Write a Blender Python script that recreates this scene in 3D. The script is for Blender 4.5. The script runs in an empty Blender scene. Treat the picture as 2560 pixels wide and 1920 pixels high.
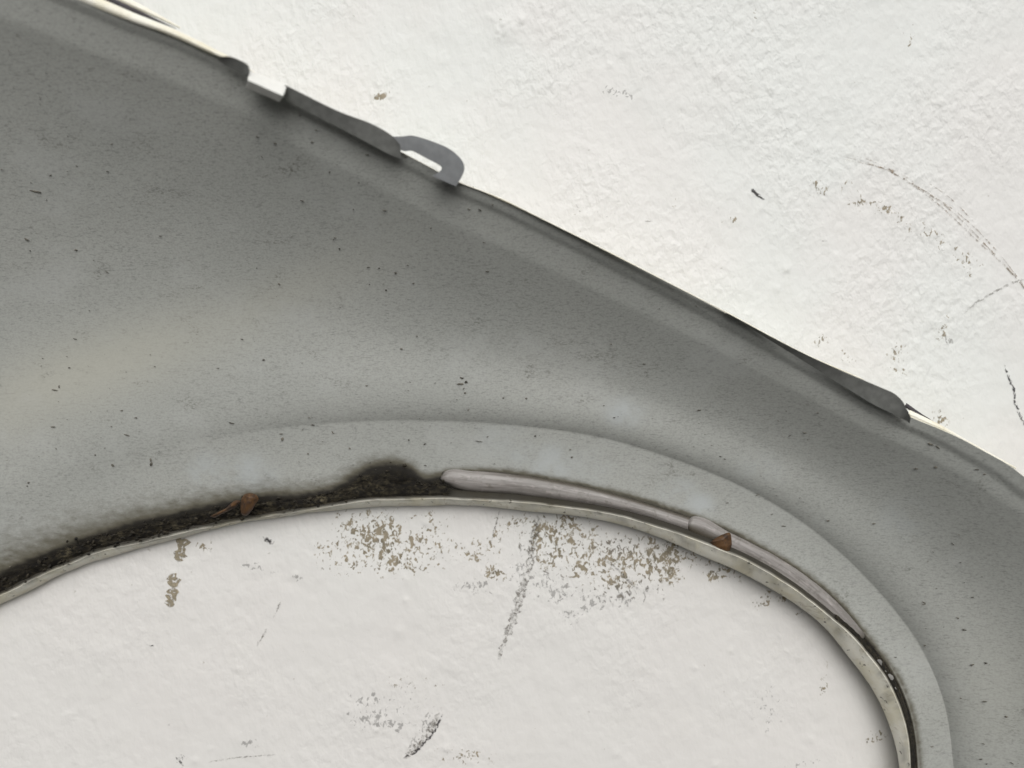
import bpy, math, random
import numpy as np
from mathutils import Vector, Matrix

random.seed(7)
rng = np.random.default_rng(11)
S = bpy.context.scene
COL = S.collection

# ------------------------------------------------------------------ camera
DIST = 0.54            # metres from lens to wall
LENS = 26.0
EYE_Z = 1.10           # height of the lens above the ground
KX = 36.0 / LENS / 2560.0
cam_data = bpy.data.cameras.new('camera')
cam_data.lens = LENS
cam_data.sensor_width = 36.0
cam_data.clip_start = 0.01
cam_data.clip_end = 200.0
cam_data.dof.use_dof = True
cam_data.dof.focus_distance = 0.512
cam_data.dof.aperture_fstop = 1.9
cam = bpy.data.objects.new('camera', cam_data)
COL.objects.link(cam)
cam.location = (0.0, -DIST, EYE_Z)
cam.rotation_euler = (math.radians(90), 0, 0)
S.camera = cam

# ------------------------------------------------------------------ light
SUN_EL, SUN_AZ = math.radians(37), math.radians(8)   # azimuth off the wall's normal, towards the right when positive
world = bpy.data.worlds.new('World')
S.world = world
world.use_nodes = True
wt = world.node_tree
bg = wt.nodes['Background']
sky = wt.nodes.new('ShaderNodeTexSky')
sky.sky_type = 'NISHITA'
sky.sun_disc = False
sky.sun_elevation = SUN_EL
sky.sun_rotation = math.pi - SUN_AZ
sky.dust_density = 4.0
sky.air_density = 1.0
hs = wt.nodes.new('ShaderNodeHueSaturation')          # overcast: the blue is washed out
hs.inputs['Saturation'].default_value = 0.16
wt.links.new(sky.outputs[0], hs.inputs['Color'])
wt.links.new(hs.outputs[0], bg.inputs['Color'])
bg.inputs['Strength'].default_value = 0.066
sun_d = bpy.data.lights.new('sun', 'SUN')
sun_d.energy = 1.5
sun_d.angle = math.radians(64)
sun_d.color = (1.0, 0.985, 0.945)
sun = bpy.data.objects.new('sun', sun_d)
COL.objects.link(sun)
to_sun = Vector((math.sin(SUN_AZ) * math.cos(SUN_EL), -math.cos(SUN_AZ) * math.cos(SUN_EL), math.sin(SUN_EL)))
sun.rotation_euler = to_sun.to_track_quat('Z', 'Y').to_euler()
S.view_settings.view_transform = 'Standard'
S.view_settings.look = 'None'
S.view_settings.gamma = 1.0
S.view_settings.use_curve_mapping = False
S.view_settings.exposure = 0.34
S.cycles.max_bounces = 8
S.cycles.use_denoising = True


# ------------------------------------------------------------------ helpers
def P(px, py, d):
    """the point of the place seen at photo position (px, py), d metres in front of the wall plane"""
    px, py, d = np.broadcast_arrays(np.asarray(px, float), np.asarray(py, float), np.asarray(d, float))
    t = DIST - d
    return np.stack([t * KX * (px - 1280.0), -d, EYE_Z - t * KX * (py - 960.0)], axis=-1)


def smooth(a, b, x):
    t = np.clip((np.asarray(x, float) - a) / (b - a), 0, 1)
    return t * t * (3 - 2 * t)


def vnoise(x, y, seed):
    r = np.random.default_rng(seed)
    tab = r.random((256, 256))
    xi, yi = np.floor(x).astype(int), np.floor(y).astype(int)
    fx, fy = x - xi, y - yi
    fx, fy = fx * fx * (3 - 2 * fx), fy * fy * (3 - 2 * fy)
    a = tab[xi % 256, yi % 256]; b = tab[(xi + 1) % 256, yi % 256]
    c = tab[xi % 256, (yi + 1) % 256]; d = tab[(xi + 1) % 256, (yi + 1) % 256]
    return (a * (1 - fx) + b * fx) * (1 - fy) + (c * (1 - fx) + d * fx) * fy


def fbm(x, y, seed, octv=3):
    s, amp, tot = 0, 1.0, 0
    for k in range(octv):
        s = s + amp * vnoise(x * 2 ** k + 17.3 * k, y * 2 ** k + 5.1 * k, seed + k)
        tot += amp; amp *= 0.5
    return s / tot - 0.5


class Curve:
    """a smooth curve through photo points, parameter 0..1 along chord length"""
    def __init__(self, pts, uniform=False):
        p = np.array(pts, float)
        self.t = np.arange(len(p), dtype=float) if uniform else np.concatenate([[0], np.cumsum(np.hypot(*np.diff(p, axis=0).T))])
        self.L = self.t[-1]
        self.p = p
        m = np.zeros_like(p)
        h = np.diff(self.t)[:, None]
        dl = np.diff(p, axis=0) / h
        m[1:-1] = (dl[:-1] * h[1:] + dl[1:] * h[:-1]) / (h[1:] + h[:-1])
        m[0], m[-1] = dl[0], dl[-1]
        self.m = m

    def at(self, u):
        s = np.clip(np.asarray(u, float), 0, 1) * self.L
        i = np.clip(np.searchsorted(self.t, s, side='right') - 1, 0, len(self.t) - 2)
        h = self.t[i + 1] - self.t[i]
        x = ((s - self.t[i]) / h)[..., None]
        h = h[..., None]
        return ((2 * x**3 - 3 * x**2 + 1) * self.p[i] + (x**3 - 2 * x**2 + x) * h * self.m[i]
                + (-2 * x**3 + 3 * x**2) * self.p[i + 1] + (x**3 - x**2) * h * self.m[i + 1])

    def by_x(self, xs):
        u = np.linspace(0, 1, 2000)
        q = self.at(u)
        return np.interp(xs, q[:, 0], q[:, 1])


def mesh_obj(name, verts, faces, mats, parent=None, smooth_shade=True, mat_idx=None, attrs=None, crisp=False):
    me = bpy.data.meshes.new(name)
    me.from_pydata(np.asarray(verts, float).tolist(), [], [tuple(map(int, f)) for f in faces])
    for m in mats:
        me.materials.append(m)
    if mat_idx is not None:
        me.polygons.foreach_set('material_index', np.asarray(mat_idx, np.int32))
    me.polygons.foreach_set('use_smooth', np.full(len(me.polygons), smooth_shade, bool))
    for k, v in (attrs or {}).items():
        a = me.attributes.new(k, 'FLOAT', 'POINT')
        a.data.foreach_set('value', np.asarray(v, np.float32))
    if crisp: me.set_sharp_from_angle(angle=math.radians(35))
    me.update()
    o = bpy.data.objects.new(name, me)
    COL.objects.link(o)
    if parent is not None:
        o.parent = parent
        o.matrix_parent_inverse = Matrix.Translation(-parent.location)
    return o


def grid_faces(n, m, off=0, flip=False):
    i, j = np.meshgrid(np.arange(n - 1), np.arange(m - 1), indexing='ij')
    a = (i * m + j).ravel() + off
    q = np.stack([a, a + 1, a + m + 1, a + m], axis=1)
    return q[:, ::-1] if flip else q


def grid_obj(name, pts, mats, parent=None, flip=False, closed=False, **kw):
    n, m = pts.shape[:2]
    if closed:
        pts = np.concatenate([pts, pts[:, :1]], axis=1)   # seam kept as a shared position
        m += 1
    return mesh_obj(name, pts.reshape(-1, 3), grid_faces(n, m, 0, flip), mats, parent, **kw)


def tag(o, label=None, cat=None, group=None, kind=None):
    if label: o['label'] = label
    if cat: o['category'] = cat
    if group: o['group'] = group
    if kind: o['kind'] = kind
    return o


# ------------------------------------------------------------------ materials
class NT:
    def __init__(self, name):
        self.m = bpy.data.materials.new(name)
        self.m.use_nodes = True
        self.t = self.m.node_tree
        self.b = self.t.nodes['Principled BSDF']
        self.out = self.t.nodes['Material Output']
        self.co = self.t.nodes.new('ShaderNodeNewGeometry').outputs['Position']

    def set(self, **kw):
        for k, v in kw.items():
            self.b.inputs[k.replace('_', ' ')].default_value = v

    def link(self, a, b): self.t.links.new(a, b)

    def map(self, scale, rot=(0, 0, 0), vec=None):
        n = self.t.nodes.new('ShaderNodeMapping')
        n.inputs['Scale'].default_value = scale
        n.inputs['Rotation'].default_value = rot
        self.link(vec or self.co, n.inputs['Vector'])
        return n.outputs[0]

    def noise(self, vec, scale=1.0, detail=3.0, rough=0.5, dist=0.0, color=False):
        n = self.t.nodes.new('ShaderNodeTexNoise')
        n.inputs['Scale'].default_value = scale
        n.inputs['Detail'].default_value = detail
        n.inputs['Roughness'].default_value = rough
        n.inputs['Distortion'].default_value = dist
        self.link(vec, n.inputs['Vector'])
        return n.outputs['Color' if color else 'Fac']

    def rng(self, v, a, b, c=0.0, d=1.0, kind='SMOOTHSTEP'):
        n = self.t.nodes.new('ShaderNodeMapRange')
        n.interpolation_type = kind
        self.link(v, n.inputs['Value'])
        for nm, x in (('From Min', a), ('From Max', b), ('To Min', c), ('To Max', d)):
            n.inputs[nm].default_value = x
        return n.outputs['Result']

    def math(self, op, a, b=0.0, clamp=False):
        n = self.t.nodes.new('ShaderNodeMath')
        n.operation = op; n.use_clamp = clamp
        for k, v in ((0, a), (1, b)):
            if isinstance(v, (int, float)): n.inputs[k].default_value = v
            else: self.link(v, n.inputs[k])
        return n.outputs[0]

    def mix(self, fac, a, b, blend='MIX'):
        n = self.t.nodes.new('ShaderNodeMix')
        n.data_type = 'RGBA'; n.blend_type = blend
        for k, v in ((0, fac), (6, a), (7, b)):
            if isinstance(v, tuple): n.inputs[k].default_value = (*v, 1) if len(v) == 3 else v
            elif isinstance(v, (int, float)): n.inputs[k].default_value = v
            else: self.link(v, n.inputs[k])
        return n.outputs[2]

    def attr(self, name):
        n = self.t.nodes.new('ShaderNodeAttribute')
        n.attribute_name = name
        return n.outputs['Fac']

    def bump(self, h, strength, dist, prev=None):
        n = self.t.nodes.new('ShaderNodeBump')
        n.inputs['Strength'].default_value = strength
        n.inputs['Distance'].default_value = dist
        self.link(h, n.inputs['Height'])
        if prev is not None: self.link(prev, n.inputs['Normal'])
        return n.outputs[0]

    def color(self, c): self.link(c, self.b.inputs['Base Color'])
    def rough(self, c): self.link(c, self.b.inputs['Roughness'])
    def normal(self, c): self.link(c, self.b.inputs['Normal'])
    def alpha(self, c): self.link(c, self.b.inputs['Alpha'])


def mat_wall():
    n = NT('white_wall_paint')
    fine = n.noise(n.map((330, 330, 330)), 1.0, 3.0, 0.55)
    mid = n.noise(n.map((165, 165, 125), (0, 0.5, 0)), 1.0, 2.0, 0.5, 0.2)
    # dirt rubbed on the grain of the paint: density from the mesh, broken up by the grain
    flk = n.noise(n.map((380, 380, 290), (0, 0.4, 0)), 1.0, 3.0, 0.55, 0.9)
    fl2 = n.noise(n.map((130, 130, 130)), 1.0, 2.0, 0.5)
    f = n.math('ADD', n.math('MULTIPLY', flk, 0.72), n.math('MULTIPLY', fl2, 0.28))
    def stain(a):
        d = n.math('ADD', f, n.math('MULTIPLY', n.attr(a), 0.19))
        s = n.rng(d, 0.640, 0.695)
        return n.math('MULTIPLY', s, n.rng(n.attr(a), 0.03, 0.30))
    tint = n.noise(n.map((7, 7, 7)), 1.0, 2.0, 0.5)
    base = n.mix(n.rng(tint, 0.40, 0.62), (0.730, 0.744, 0.728), (0.738, 0.732, 0.718))
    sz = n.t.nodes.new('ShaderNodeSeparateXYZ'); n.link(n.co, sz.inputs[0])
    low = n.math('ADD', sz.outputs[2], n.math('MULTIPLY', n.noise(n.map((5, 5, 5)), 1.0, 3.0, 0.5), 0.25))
    base = n.mix(n.rng(low, EYE_Z - 0.05, EYE_Z + 0.16, 0.8, 0.0), base, (0.685, 0.668, 0.648))     # pinker lower down, with the dimmer light there put into the colour
    grub = n.noise(n.map((38, 38, 30)), 1.0, 3.0, 0.6)
    base = n.mix(n.rng(grub, 0.50, 0.72, 0, 0.10), base, (0.62, 0.61, 0.57))
    tiny = n.noise(n.map((170, 170, 230), (0, 0.3, 0)), 1.0, 2.0, 0.5)
    base = n.mix(n.rng(tiny, 0.735, 0.77, 0, 0.45), base, (0.34, 0.32, 0.27))
    oc = n.mix(n.rng(fl2, 0.35, 0.65), (0.12, 0.098, 0.052), (0.26, 0.215, 0.14))
    base = n.mix(n.math('MULTIPLY', stain('brown'), 0.9), base, oc)
    base = n.mix(n.math('MULTIPLY', stain('grey'), 0.62), base, (0.17, 0.165, 0.16))
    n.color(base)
    n.set(Roughness=0.5)
    n.b.inputs['Specular IOR Level'].default_value = 0.25
    patch = n.rng(n.noise(n.map((9, 9, 9)), 1.0, 2.0), 0.38, 0.62, 0.35, 1.0)
    sx = n.t.nodes.new('ShaderNodeSeparateXYZ'); n.link(n.co, sx.inputs[0])
    patch = n.math('MULTIPLY', patch, n.rng(sx.outputs[2], EYE_Z - 0.18, EYE_Z + 0.12, 0.45, 1.0))   # rolled more thickly higher up
    hgt = n.math('MULTIPLY', n.math('ADD', n.math('MULTIPLY', mid, 0.0020), n.math('MULTIPLY', fine, 0.0004)), patch)
    n.normal(n.bump(hgt, 0.9, 1.0))
    return n.m


def mat_primer():
    n = NT('grey_primer')
    big = n.noise(n.map((6, 6, 9)), 1.0, 3.0, 0.5)
    streak = n.noise(n.map((270, 270, 950), (0, 0.12, 0)), 1.0, 4.0, 0.65)
    grain = n.noise(n.map((700, 700, 900)), 1.0, 2.0, 0.5)
    base = n.mix(n.rng(big, 0.35, 0.65), (0.338, 0.348, 0.328), (0.366, 0.374, 0.352))
    base = n.mix(n.rng(streak, 0.50, 0.72, 0, 0.60), base, (0.17, 0.175, 0.168))
    base = n.mix(n.rng(streak, 0.25, 0.45, 0.16, 0), base, (0.40, 0.405, 0.395))
    base = n.mix(n.rng(grain, 0.35, 0.7, 0.0, 0.30), base, (0.19, 0.19, 0.18))
    base = n.mix(n.math('MULTIPLY', n.math('MULTIPLY', n.attr('watermark'), n.rng(n.noise(n.map((60, 60, 60)), 1.0, 3.0, 0.6), 0.3, 0.6)), 0.85), base, (0.40, 0.425, 0.43))
    base = n.mix(n.math('MULTIPLY', n.attr('lit_patch'), 0.8), base, (0.42, 0.412, 0.355))
    sm = n.noise(n.map((34, 34, 60), (0, 0.3, 0)), 1.0, 4.0, 0.65, 0.5)
    sf = n.noise(n.map((420, 420, 800), (0, 0.15, 0)), 1.0, 3.0, 0.65)
    base = n.mix(n.math('MULTIPLY', n.rng(sm, 0.54, 0.76), n.rng(sf, 0.46, 0.66, 0, 0.78)), base, (0.10, 0.098, 0.082))
    pl = n.noise(n.map((16, 16, 22), (0, 0.5, 0)), 1.0, 3.0, 0.6)
    base = n.mix(n.rng(pl, 0.52, 0.70, 0, 0.22), base, (0.46, 0.47, 0.46))
    # trench grime, also painting the gap's shade beside the sealant, with a ragged border
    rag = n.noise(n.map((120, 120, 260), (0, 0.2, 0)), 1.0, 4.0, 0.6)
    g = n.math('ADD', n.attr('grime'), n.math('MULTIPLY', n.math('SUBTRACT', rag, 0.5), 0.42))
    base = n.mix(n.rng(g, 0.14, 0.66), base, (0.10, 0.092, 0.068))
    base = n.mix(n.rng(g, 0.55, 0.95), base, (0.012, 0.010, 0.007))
    n.color(base)
    n.set(Roughness=0.52)
    n.b.inputs['Specular IOR Level'].default_value = 0.35
    nb = n.bump(n.noise(n.map((420, 420, 520)), 1.0, 2.0), 0.10, 0.0004)
    n.normal(nb)
    return n.m


def mat_cream(name='cream_paint', dirty=1.0):
    n = NT(name)
    a = n.noise(n.map((40, 40, 40)), 1.0, 4.0, 0.65)
    s = n.noise(n.map((150, 150, 150)), 1.0, 3.0, 0.6, 1.0)
    base = n.mix(n.rng(a, 0.40, 0.70), (0.84, 0.82, 0.73), (0.74, 0.70, 0.55))
    base = n.mix(n.rng(s, 0.54, 0.76, 0, 0.5 * dirty), base, (0.36, 0.30, 0.19))
    d = n.noise(n.map((260, 260, 260)), 1.0, 2.0, 0.5)
    base = n.mix(n.rng(d, 0.66, 0.74, 0, 0.8 * dirty), base, (0.06, 0.05, 0.035))
    base = n.mix(n.math('MULTIPLY', n.attr('grime'), 1.0), base, (0.018, 0.015, 0.010))  # on the lip, grime and the painted shade beside the sealant
    n.color(base)
    n.set(Roughness=0.6)
    n.b.inputs['Specular IOR Level'].default_value = 0.25
    n.normal(n.bump(s, 0.3, 0.0005))
    return n.m


def mat_gunk():
    n = NT('black_grime')
    a = n.noise(n.map((200, 200, 420), (0, 0.2, 0)), 1.0, 5.0, 0.7, 0.6)
    b = n.noise(n.map((45, 45, 60)), 1.0, 3.0, 0.6)
    base = n.mix(n.rng(a, 0.42, 0.70), (0.005, 0.004, 0.003), (0.030, 0.025, 0.015))
    base = n.mix(n.math('MULTIPLY', n.rng(b, 0.42, 0.70, 0, 0.85), n.rng(n.noise(n.map((300, 300, 600), (0, 0.2, 0)), 1.0, 4.0, 0.7), 0.45, 0.7)), base, (0.115, 0.098, 0.062))
    n.color(base)
    n.set(Roughness=0.8)
    n.b.inputs['Specular IOR Level'].default_value = 0.2
    e = n.noise(n.map((150, 150, 210), (0, 0.2, 0)), 1.0, 5.0, 0.7)
    al = n.math('ADD', n.attr('cover'), n.math('MULTIPLY', n.math('SUBTRACT', e, 0.5), 0.6))
    n.alpha(n.rng(al, 0.10, 1.0))
    n.normal(n.bump(a, 0.6, 0.0016))
    return n.m


def mat_seal():
    n = NT('cloudy_sealant')
    L = n.attr('along'); A = n.attr('around')
    cmb = n.t.nodes.new('ShaderNodeCombineXYZ')
    n.link(L, cmb.inputs[0]); n.link(A, cmb.inputs[1])
    st = n.noise(n.map((7, 6, 1), vec=cmb.outputs[0]), 1.0, 4.0, 0.6, 0.3)
    bl = n.noise(n.map((30, 5, 1), vec=cmb.outputs[0]), 1.0, 3.0, 0.6)
    base = n.mix(n.rng(st, 0.30, 0.75), (0.285, 0.268, 0.256), (0.145, 0.132, 0.122))
    base = n.mix(n.rng(bl, 0.55, 0.75, 0, 0.6), base, (0.42, 0.385, 0.37))
    dirt = n.noise(n.map((140, 140, 200)), 1.0, 4.0, 0.65, 0.4)
    base = n.mix(n.rng(dirt, 0.52, 0.74, 0, 0.55), base, (0.085, 0.075, 0.058))
    base = n.mix(n.math('MULTIPLY', n.attr('grime'), 1.0, True), base, (0.065, 0.055, 0.04))
    n.color(base)
    n.set(Roughness=0.36)
    n.b.inputs['Subsurface Weight'].default_value = 0.15
    n.b.inputs['Subsurface Radius'].default_value = (0.004, 0.003, 0.003)
    n.normal(n.bump(st, 0.15, 0.0006))
    return n.m


def mat_leaf():
    n = NT('dead_leaf')
    a = n.noise(n.map((220, 220, 220)), 1.0, 4.0, 0.6)
    base = n.mix(n.rng(a, 0.35, 0.68), (0.10, 0.048, 0.016), (0.030, 0.015, 0.007))
    n.color(base); n.set(Roughness=0.6)
    n.normal(n.bump(a, 0.5, 0.0008))
    return n.m


def mat_mark(name, c, lo=0.42, hi=0.56, sc=330, most=0.9):
    n = NT(name)
    a = n.noise(n.map((sc, sc, sc)), 1.0, 3.0, 0.6, 0.6)
    n.color(n.mix(n.rng(a, 0.3, 0.8), tuple(x * 0.8 for x in c), tuple(min(1, x * 1.5) for x in c)))
    n.set(Roughness=0.7)
    n.b.inputs['Specular IOR Level'].default_value = 0.1
    n.alpha(n.math('MULTIPLY', n.rng(a, lo, hi), n.math('MULTIPLY', n.attr('fade'), most)))
    return n.m


def mat_plain(name, c, r=0.5, vary=0.2):
    n = NT(name)
    a = n.noise(n.map((180, 180, 180)), 1.0, 3.0, 0.6)
    n.color(n.mix(n.rng(a, 0.3, 0.7), tuple(x * (1 - vary) for x in c), tuple(x * (1 + vary) for x in c)))
    n.set(Roughness=r)
    return n.m


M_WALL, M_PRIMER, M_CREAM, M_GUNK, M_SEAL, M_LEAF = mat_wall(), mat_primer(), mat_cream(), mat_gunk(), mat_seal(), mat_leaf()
M_SPECK = mat_plain('dark_dirt', (0.10, 0.092, 0.075), 0.9, 0.6)
M_CLEAN = mat_cream('cream_edge_paint', 0.15)
M_STEEL = mat_plain('bare_grey_metal', (0.115, 0.122, 0.128), 0.55, 0.12)
M_GAP_SHADE = mat_plain('gap_shade', (0.035, 0.03, 0.035), 0.6)  # near-black colour standing for the shade in the top edge gaps
M_CLIP = mat_plain('white_plastic', (0.74, 0.74, 0.71), 0.4, 0.04)
M_BROWN = mat_mark('brown_rub_mark', (0.27, 0.235, 0.17), 0.36, 0.50, 330)
M_BLACK = mat_mark('black_rub_mark', (0.05, 0.047, 0.05), 0.38, 0.54, 380, 0.8)
M_THIN = mat_mark('thin_scratch_mark', (0.26, 0.21, 0.16), 0.40, 0.68, 240, 0.62)
M_SOOT = mat_mark('sooty_rub_mark', (0.17, 0.158, 0.14), 0.38, 0.70, 420, 0.72)

# ------------------------------------------------------------------ wall
HALF_W = 1280 * KX * DIST


def wall_h(x, z):
    """relief of the rolled paint, metres towards the room"""
    h = 0.00055 * fbm(x * 105 + 40, z * 95 + 40, 21, 3)
    h = h + 0.0010 * fbm(x * 26 + 40, z * 22 + 40, 31, 2)
    r = fbm(x * 60 + 3 + 0.4 * z * 60, z * 34 + 9, 41, 2)
    h = h + 0.0007 * np.clip(r - 0.14, 0, 1)
    for (px, py, rad, hh) in LUMPS:
        c = P(px, py, 0)
        q = ((x - c[0]) ** 2 + (z - c[2]) ** 2) / (rad * rad)
        h = h + 0.6 * hh * np.exp(-q) * (0.7 + 0.9 * vnoise(x * 420 + 50, z * 420 + 50, 77))
    return h


LUMPS = [(1262, 72, 0.0085, 0.0020), (1300, 52, 0.004, 0.0013), (1225, 45, 0.003, 0.001), (1800, 188, 0.005, 0.0013),
         (1965, 672, 0.0035, 0.0014), (1940, 720, 0.003, 0.0012), (2178, 706, 0.003, 0.0013), (1000, 1580, 0.004, 0.0008),
         (1485, 690, 0.004, 0.0008), (2352, 250, 0.003, 0.001), (470, 1410, 0.004, 0.001), (735, 1440, 0.003, 0.001),
         (1900, 520, 0.003, 0.0009), (2090, 640, 0.0028, 0.001), (1560, 130, 0.005, 0.0008), (2290, 860, 0.003, 0.0009)]

# smears of dirt on the wall: x, y, half length, half width, tilt (deg, clockwise on the photo), strength, kind
_lr = np.random.default_rng(5)
LUMPS += [(_lr.uniform(0, 2560), _lr.uniform(0, 1920), _lr.uniform(0.0012, 0.0030), _lr.uniform(0.0003, 0.0009)) for _ in range(110)]

SMEARS = [
    (945, 1345, 75, 55, 10, 1.0, 'b'), (1000, 1330, 80, 40, 0, 0.55, 'b'), (900, 1330, 60, 50, 0, 0.75, 'b'),
    (1040, 1360, 70, 45, 10, 0.75, 'b'), (985, 1405, 70, 26, 0, 0.85, 'b'), (870, 1410, 60, 25, 0, 0.65, 'b'),
    (830, 1365, 40, 22, 0, 0.6, 'b'), (1080, 1310, 40, 25, -20, 0.55, 'b'), (1020, 1420, 50, 16, 0, 0.8, 'b'),
    (1130, 1375, 60, 18, -8, 0.55, 'b'), (1190, 1375, 45, 28, 0, 0.6, 'b'), (1235, 1430, 26, 16, 0, 1.1, 'b'),
    (1240, 1350, 22, 45, 10, 0.6, 'b'), (1290, 1310, 40, 14, -8, 0.8, 'b'), (1360, 1340, 50, 45, 0, 0.95, 'b'),
    (1415, 1310, 45, 30, 0, 0.9, 'b'), (1440, 1360, 55, 35, 0, 0.85, 'b'), (1385, 1385, 45, 28, -25, 0.9, 'b'),
    (1460, 1420, 45, 35, 0, 0.85, 'b'), (1520, 1390, 55, 45, 0, 0.9, 'b'), (1580, 1400, 60, 40, 20, 0.95, 'b'),
    (1640, 1400, 45, 55, 0, 0.95, 'b'), (1680, 1385, 30, 45, 0, 1.0, 'b'), (1540, 1450, 60, 35, 0, 0.8, 'b'),
    (1675, 1430, 26, 26, 0, 1.05, 'b'), (1800, 1420, 48, 18, 12, 0.85, 'b'), (1785, 1436, 14, 12, 0, 1.2, 'b'),
    (1720, 1395, 30, 20, -30, 0.55, 'b'), (1480, 1330, 40, 20, 20, 0.6, 'b'), (1600, 1350, 50, 20, 20, 0.5, 'b'),
    (1910, 1500, 24, 14, -35, 0.95, 'b'), (1965, 1496, 12, 9, 0, 0.9, 'b'), (1995, 1535, 7, 6, 0, 1.1, 'b'),
    (1370, 1460, 40, 30, 0, 0.75, 'g'), (1395, 1480, 35, 22, 10, 0.9, 'g'), (1190, 1465, 45, 16, 0, 0.75, 'g'),
    (1480, 1500, 40, 30, 0, 0.7, 'g'), (1420, 1535, 30, 25, 0, 0.6, 'g'), (1550, 1490, 40, 28, 0, 0.75, 'g'),
    (1620, 1470, 40, 26, 0, 0.6, 'g'), (1310, 1400, 26, 60, 6, 0.65, 'g'), (1540, 1370, 40, 25, 0, 0.8, 'g'),
    (925, 1750, 40, 14, 6, 0.75, 'g'), (925, 1800, 42, 22, 6, 0.95, 'g'), (985, 1812, 30, 12, 6, 0.85, 'g'),
    (1070, 1815, 18, 36, 30, 0.75, 'g'), (1035, 1860, 24, 12, -40, 0.8, 'g'), (1040, 1705, 60, 14, 0, 0.45, 'b'),
    (1160, 1890, 55, 14, 6, 0.7, 'b'), (620, 1858, 18, 8, 0, 1.1, 'g'), (1000, 1770, 80, 60, 0, 0.28, 'g'),
     (450, 1900, 16, 14, 30, 0.8, 'g'),
    (2045, 470, 20, 18, 0, 0.9, 'b'), (2115, 460, 16, 12, -30, 0.6, 'b'), (2145, 503, 26, 18, 0, 0.95, 'b'),
    (2200, 518, 34, 14, 20, 0.95, 'b'), (2250, 545, 20, 12, 30, 0.9, 'b'), (2310, 580, 34, 16, 30, 0.85, 'b'),
    (2345, 595, 14, 22, 0, 0.8, 'b'), (2400, 640, 50, 14, 25, 0.75, 'b'), (2420, 665, 14, 24, 20, 0.9, 'b'),
    (1825, 548, 22, 12, -50, 0.75, 'b'), (1690, 510, 14, 26, 20, 0.30, 'b'),
    (2052, 850, 14, 12, 0, 1.0, 'b'), (2120, 890, 24, 12, 30, 0.7, 'b'), (2240, 880, 18, 26, 0, 0.8, 'b'),
    (2245, 930, 30, 14, 20, 0.8, 'b'), (2355, 830, 12, 34, 10, 0.9, 'b'), (2370, 850, 10, 10, 0, 1.1, 'g'),
    (2350, 1050, 14, 20, 0, 0.8, 'b'), (2275, 90, 16, 30, 10, 0.75, 'b'), (1885, 50, 12, 20, 0, 0.55, 'b'),
    (950, 240, 18, 9, 0, 1.2, 'b'), (1530, 232, 24, 10, 15, 0.85, 'g'), (1565, 238, 18, 7, 40, 1.0, 'g'),
    (1480, 530, 40, 8, 12, 0.5, 'g'), (2060, 1700, 10, 34, 0, 0.65, 'b'), (2056, 1722, 6, 6, 0, 1.2, 'b'),
    (1920, 1770, 30, 50, 0, 0.42, 'g'), (670, 1350, 18, 8, 20, 1.15, 'g'), (740, 1443, 9, 6, 0, 1.3, 'g'),
    (510, 1365, 14, 10, 0, 0.85, 'b'), (640, 1416, 40, 8, 15, 0.6, 'g'), 
    (2190, 1840, 26, 12, -30, 0.85, 'b'), (2010, 1900, 40, 20, 0, 0.4, 'g'),
]


def build_wall():
    fx = np.arange(-0.46, 0.4601, 0.0013)
    fz = np.arange(-0.36, 0.3601, 0.0013) + EYE_Z
    ox = np.concatenate([np.linspace(-1.6, -0.48, 40), fx, np.linspace(0.48, 1.6, 40)])
    oz = np.concatenate([np.linspace(0.0, EYE_Z - 0.38, 26), fz, np.linspace(EYE_Z + 0.38, 2.4, 36)])
    X, Z = np.meshgrid(ox, oz, indexing='ij')
    H = wall_h(X, Z)
    px = 1280 + X / (KX * DIST)
    py = 960 - (Z - EYE_Z) / (KX * DIST)
    at = {'brown': np.zeros_like(X), 'grey': np.zeros_like(X)}
    for (cx, cy, a, b, t, s, k) in SMEARS:
        t = math.radians(t)
        u = ((px - cx) * math.cos(t) + (py - cy) * math.sin(t)) / (a * 1.25)
        v = (-(px - cx) * math.sin(t) + (py - cy) * math.cos(t)) / (b * 1.25)
        q = s * (0.78 if cx > 1600 and cy < 1000 else 1.0) * np.exp(-(u * u + v * v) * 0.9)
        key = 'brown' if k == 'b' else 'grey'
        at[key] = np.maximum(at[key], q)
    pts = np.stack([X, -H, Z], axis=-1)
    n, m = X.shape
    front = pts.reshape(-1, 3)
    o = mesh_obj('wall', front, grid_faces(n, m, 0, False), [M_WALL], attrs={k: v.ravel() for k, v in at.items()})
    # thickness of the wall behind its painted face
    tag(o, 'white painted wall with rolled stipple, brown rub marks and thin scratches', None, None, 'structure')
    b = mesh_obj('wall_core', [(-1.6, 0.004, 0), (1.6, 0.004, 0), (1.6, 0.004, 2.4), (-1.6, 0.004, 2.4),
                               (-1.6, 0.15, 0), (1.6, 0.15, 0), (1.6, 0.15, 2.4), (-1.6, 0.15, 2.4)],
                 [(0, 1, 2, 3), (5, 4, 7, 6), (4, 0, 3, 7), (1, 5, 6, 2), (3, 2, 6, 7), (4, 5, 1, 0)],
                 [M_CLIP], o, False)
    return o


WALL = build_wall()


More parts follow.
